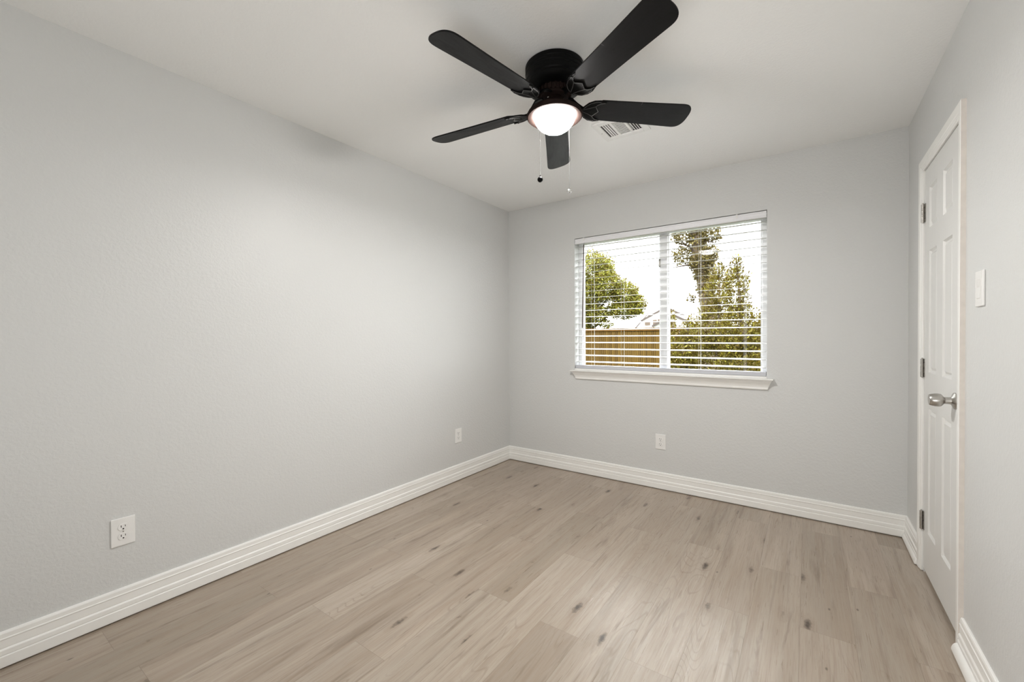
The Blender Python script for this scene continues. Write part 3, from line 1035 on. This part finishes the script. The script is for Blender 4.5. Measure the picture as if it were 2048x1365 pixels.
def leaves(name, mat, parent, blobs, size, up=0.0, aspect=0.45):
    """leaf cards: small folded blades scattered through ellipsoids; one mesh. blobs: (x,y,z,rx,ry,rz,count)"""
    V, F = [], []
    for (cx, cy, cz, rx, ry_, rz, n) in blobs:
        n = int(n * 1.35)
        d = rng.normal(size=(n, 3))
        d /= np.linalg.norm(d, axis=1)[:, None]
        rad = rng.uniform(0.25, 1.0, size=n) ** 0.5
        lump = 1.0 + 0.16 * np.sin(d[:, 0] * 5 + cx * 3) * np.cos(d[:, 2] * 6 + cy) + rng.normal(scale=0.07, size=n)
        c = np.array([cx, cy, cz]) + d * (rad * lump)[:, None] * np.array([rx, ry_, rz])
        ax = rng.normal(size=(n, 3)) + d * 0.6 + np.array([0, 0, up])
        ax /= np.linalg.norm(ax, axis=1)[:, None]
        sd = np.cross(ax, rng.normal(size=(n, 3)))
        sd /= np.linalg.norm(sd, axis=1)[:, None] + 1e-9
        nn = np.cross(ax, sd)
        L = size * rng.uniform(0.6, 1.3, size=n)[:, None]
        w = L * aspect * 0.5
        base = len(V)
        p0 = c
        p1 = c + ax * L * 0.5 + sd * w + nn * w * 0.35
        p2 = c + ax * L
        p3 = c + ax * L * 0.5 - sd * w + nn * w * 0.35
        V.extend(np.stack([p0, p1, p2, p3], 1).reshape(-1, 3).tolist())
        for i in range(n):
            q = base + 4 * i
            F.append((q, q + 1, q + 2))
            F.append((q, q + 2, q + 3))
    me = bpy.data.meshes.new(name)
    me.from_pydata(V, [], F)
    me.materials.append(M[mat])
    o = bpy.data.objects.new(name, me)
    COL.objects.link(o)
    o.parent = parent
    return o


# broad tree beyond the fence
tx, ty = -8.7, 23.5
tree = empty('broadleaf_tree', (tx, ty, GZ))
tag(tree, 'bright green broadleaf tree beyond the fence, seen through the left pane', 'tree', 'trees in the yard')
m = MB()
m.tube([(0, 0, 0), (0.05, 0, 1.4), (0.1, 0, 2.6), (0.0, 0.1, 4.2)], [0.26, 0.2, 0.16, 0.08], 10)
for ex, ez, zb in ((1.9, 4.4, 2.0), (-1.7, 4.8, 2.2), (0.9, 5.9, 3.0), (2.7, 3.5, 1.8), (-0.6, 5.8, 3.1)):
    m.tube([(0.08, 0, zb), (ex * 0.5, 0.1, (zb + ez) / 2 + 0.2), (ex, 0.0, ez)], [0.10, 0.06, 0.02], 7)
m.build('trunk', 'bark', tree, smooth=60)
lv = [(0.5, 0, 5.55, 1.25, 1.2, 1.15, 4200), (1.45, -0.3, 4.6, 0.95, 1.0, 1.05, 3600), (0.0, -0.4, 3.7, 1.3, 1.2, 1.3, 5200), (2.55, -0.1, 4.0, 0.72, 0.7, 0.80, 2200),
      (3.15, 0.0, 3.45, 0.52, 0.5, 0.65, 1100), (2.35, 0, 3.15, 1.05, 0.8, 0.50, 2200), (-1.5, 0, 4.6, 1.5, 1.3, 1.7, 4200), (-0.1, -0.3, 2.5, 0.85, 0.8, 0.75, 1900), (0.9, -0.5, 2.9, 0.75, 0.6, 0.55, 1100), (1.15, -0.2, 5.7, 0.65, 0.7, 0.5, 800), (1.45, -0.3, 2.35, 0.45, 0.4, 0.25, 260)]
leaves('foliage', 'leaf_oak', tree, lv, 0.125, 0.2, 0.6)

# ivy-clad tree behind the shrubs
iv = empty('ivy_clad_tree', (0.0, 13.2, GZ))
tag(iv, 'tall leaning tree trunk wrapped in leaves, behind the shrubs in the right pane', 'tree', 'trees in the yard')
m = MB()
m.tube([(0.10, 0, 0), (0.07, 0, 1.6), (0.03, 0, 2.5), (-0.09, 0, 3.2), (-0.24, 0, 4.0), (-0.30, 0, 4.8), (-0.25, 0.1, 6.2)], [0.24, 0.22, 0.21, 0.20, 0.19, 0.16, 0.08], 12)
m.tube([(-0.15, 0, 3.5), (-0.5, 0, 3.75), (-0.95, -0.05, 3.7)], [0.05, 0.03, 0.01], 7)
m.tube([(-0.22, 0, 3.9), (-0.5, 0, 4.3), (-0.85, -0.05, 4.45)], [0.05, 0.03, 0.01], 7)
m.tube([(-0.26, 0, 4.2), (-0.05, 0, 4.4), (0.2, 0, 4.3)], [0.04, 0.03, 0.01], 7)
m.build('trunk', 'bark', iv, smooth=60)
lv = [(-0.12, -0.05, 3.75, 0.32, 0.30, 0.60, 1500), (0.0, -0.05, 3.05, 0.28, 0.28, 0.50, 900), (0.04, -0.05, 2.4, 0.26, 0.26, 0.4, 350), (-0.26, -0.02, 4.5, 0.26, 0.26, 0.35, 450), (-0.65, 0, 4.05, 0.36, 0.3, 0.28, 420), (-0.60, 0, 4.62, 0.42, 0.3, 0.30, 560),
      (0.10, 0, 4.55, 0.28, 0.25, 0.20, 300), (-0.30, 0, 4.95, 0.42, 0.4, 0.22, 500), (0.10, 0, 3.95, 0.18, 0.25, 0.26, 260), (-0.45, 0, 2.75, 0.12, 0.12, 0.12, 60), (-0.3, 0, 6.4, 1.1, 1.0, 0.9, 2200)]
leaves('foliage', 'leaf_ivy', iv, lv, 0.085, 0.1, 0.55)

# upright evergreen shrubs in front of the fence
def shrub(x, y, blobs, label, size=0.054):
    s = empty('evergreen_shrub', (x, y, GZ))
    tag(s, label, 'shrub', 'evergreen shrubs in the yard')
    m = MB()
    h = max(b[2] + b[5] * 0.6 for b in blobs)
    m.tube([(0, 0, 0), (0.02, 0, h * 0.5), (blobs[-1][0] * 0.9, 0, h)], [0.06, 0.04, 0.012], 8)
    for i in range(7):
        a = i * 2.4
        z = 0.4 + i * h * 0.09
        m.tube([(0, 0, z), (0.25 * math.cos(a), 0.2 * math.sin(a), z + 0.25)], [0.02, 0.006], 6)
    m.build('stem', 'bark', s, smooth=60)
    leaves('foliage', 'leaf_holly', s, blobs, size, 1.0, 0.45)
    return s

shrub(0.40, 8.35, [(0.0, 0, 0.70, 0.36, 0.36, 0.75, 4200), (0.06, 0, 1.30, 0.30, 0.32, 0.42, 1700), (-0.17, 0, 1.80, 0.10, 0.12, 0.40, 330), (0.17, 0, 1.72, 0.18, 0.2, 0.30, 480)],
      'lowest olive green shrub with a thin spike, at the left side of the right pane')
shrub(0.92, 9.25, [(-0.05, 0, 0.9, 0.46, 0.42, 0.95, 5600), (-0.08, 0, 1.8, 0.42, 0.38, 0.55, 2600), (0.0, 0, 2.55, 0.27, 0.24, 0.45, 1100), (0.0, 0, 2.95, 0.11, 0.1, 0.16, 130)],
      'pointed olive green shrub in front of the ivy-clad trunk')
shrub(1.42, 8.40, [(-0.02, 0, 0.9, 0.46, 0.38, 0.90, 5200), (-0.02, 0, 1.7, 0.40, 0.36, 0.50, 2400), (-0.10, 0, 2.40, 0.24, 0.22, 0.50, 1300), (-0.09, 0, 2.88, 0.12, 0.1, 0.18, 160)],
      'tallest pointed olive green shrub near the window right edge')
shrub(1.95, 9.30, [(0.0, 0, 0.9, 0.45, 0.40, 0.9, 4600), (-0.05, 0, 1.8, 0.40, 0.35, 0.50, 2000), (0.0, 0, 2.3, 0.18, 0.18, 0.25, 350)],
      'rightmost olive green shrub, partly cut off by the window frame')

# houses beyond
def gable_house(name, x0, x1, y0, y1, ze, zr, ridge, label, cat='house', over=0.12):
    h = empty(name, ((x0 + x1) / 2, (y0 + y1) / 2, GZ))
    tag(h, label, cat, 'neighbouring houses')
    ox, oy = h.location.x, h.location.y
    m = MB()
    if ridge == 'y':
        xm = (x0 + x1) / 2
        m.prism([(x0 - ox, 0), (x1 - ox, 0), (x1 - ox, ze - GZ), (xm - ox, zr - GZ), (x0 - ox, ze - GZ)], y0 - oy, y1 - oy, 'y')
    else:
        ym = (y0 + y1) / 2
        m.prism([(y0 - oy, 0), (y1 - oy, 0), (y1 - oy, ze - GZ), (ym - oy, zr - GZ), (y0 - oy, ze - GZ)], x0 - ox, x1 - ox, 'x')
    m.build('house_wall', 'stucco', h)
    m = MB(); f = MB()
    if ridge == 'y':
        sl_ = (zr - ze) / ((x1 - x0) / 2)
        for s in (-1, 1):
            xe = s * ((x1 - x0) / 2 + over)
            z_e = zr - GZ - sl_ * abs(xe)
            m.prism([(0, zr - GZ + 0.02), (xe, z_e + 0.02), (xe, z_e + 0.14), (0, zr - GZ + 0.14)], y0 - oy - over, y1 - oy + over, 'y')
            f.prism([(0, zr - GZ - 0.06), (xe, z_e - 0.06), (xe, z_e + 0.15), (0, zr - GZ + 0.15)], y0 - oy - over - 0.03, y0 - oy - over - 0.001, 'y')
    else:
        sl_ = (zr - ze) / ((y1 - y0) / 2)
        for s in (-1, 1):
            ye = s * ((y1 - y0) / 2 + over)
            z_e = zr - GZ - sl_ * abs(ye)
            m.prism([(0, zr - GZ + 0.02), (ye, z_e + 0.02), (ye, z_e + 0.14), (0, zr - GZ + 0.14)], x0 - ox - over, x1 - ox + over, 'x')
            f.prism([(0, zr - GZ - 0.06), (ye, z_e - 0.06), (ye, z_e + 0.15), (0, zr - GZ + 0.15)], x1 - ox + over + 0.001, x1 - ox + over + 0.03, 'x')
    rf = m.build('roof', 'shingle', h)
    f.build('roof_fascia', 'fascia', rf)
    return h

ha = gable_house('house', -22.4, -12.2, 42.5, 50.5, 2.0, 3.6, 'x', 'long low house with a pale roof behind the fence at left')
hb = gable_house('house', -11.2, -6.5, 42.0, 52.0, 2.75, 3.95, 'y', 'pale house with a front gable and small brown windows behind the fence')
for wx, wz, ww, hh in ((-10.67, 2.50, 0.28, 0.22), (-9.94, 2.34, 0.20, 0.5), (-9.45, 2.33, 0.22, 0.55), (-8.2, 2.30, 0.28, 0.6)):
    m = MB()
    m.box(wx - ww - hb.location.x, wx + ww - hb.location.x, -5.05, -5.001, wz - hh - GZ, wz + hh - GZ)
    m.build('window', 'house_pane', hb)
hc = gable_house('house', -8.3, -5.0, 36.0, 40.6, 2.05, 2.9, 'y', 'small pale gabled annex, rightmost of the houses behind the fence')
m = MB(); m.box(-0.5, 0.1, -2.33, -2.301, 1.9, 2.9)
m.build('window', 'house_pane', hc)
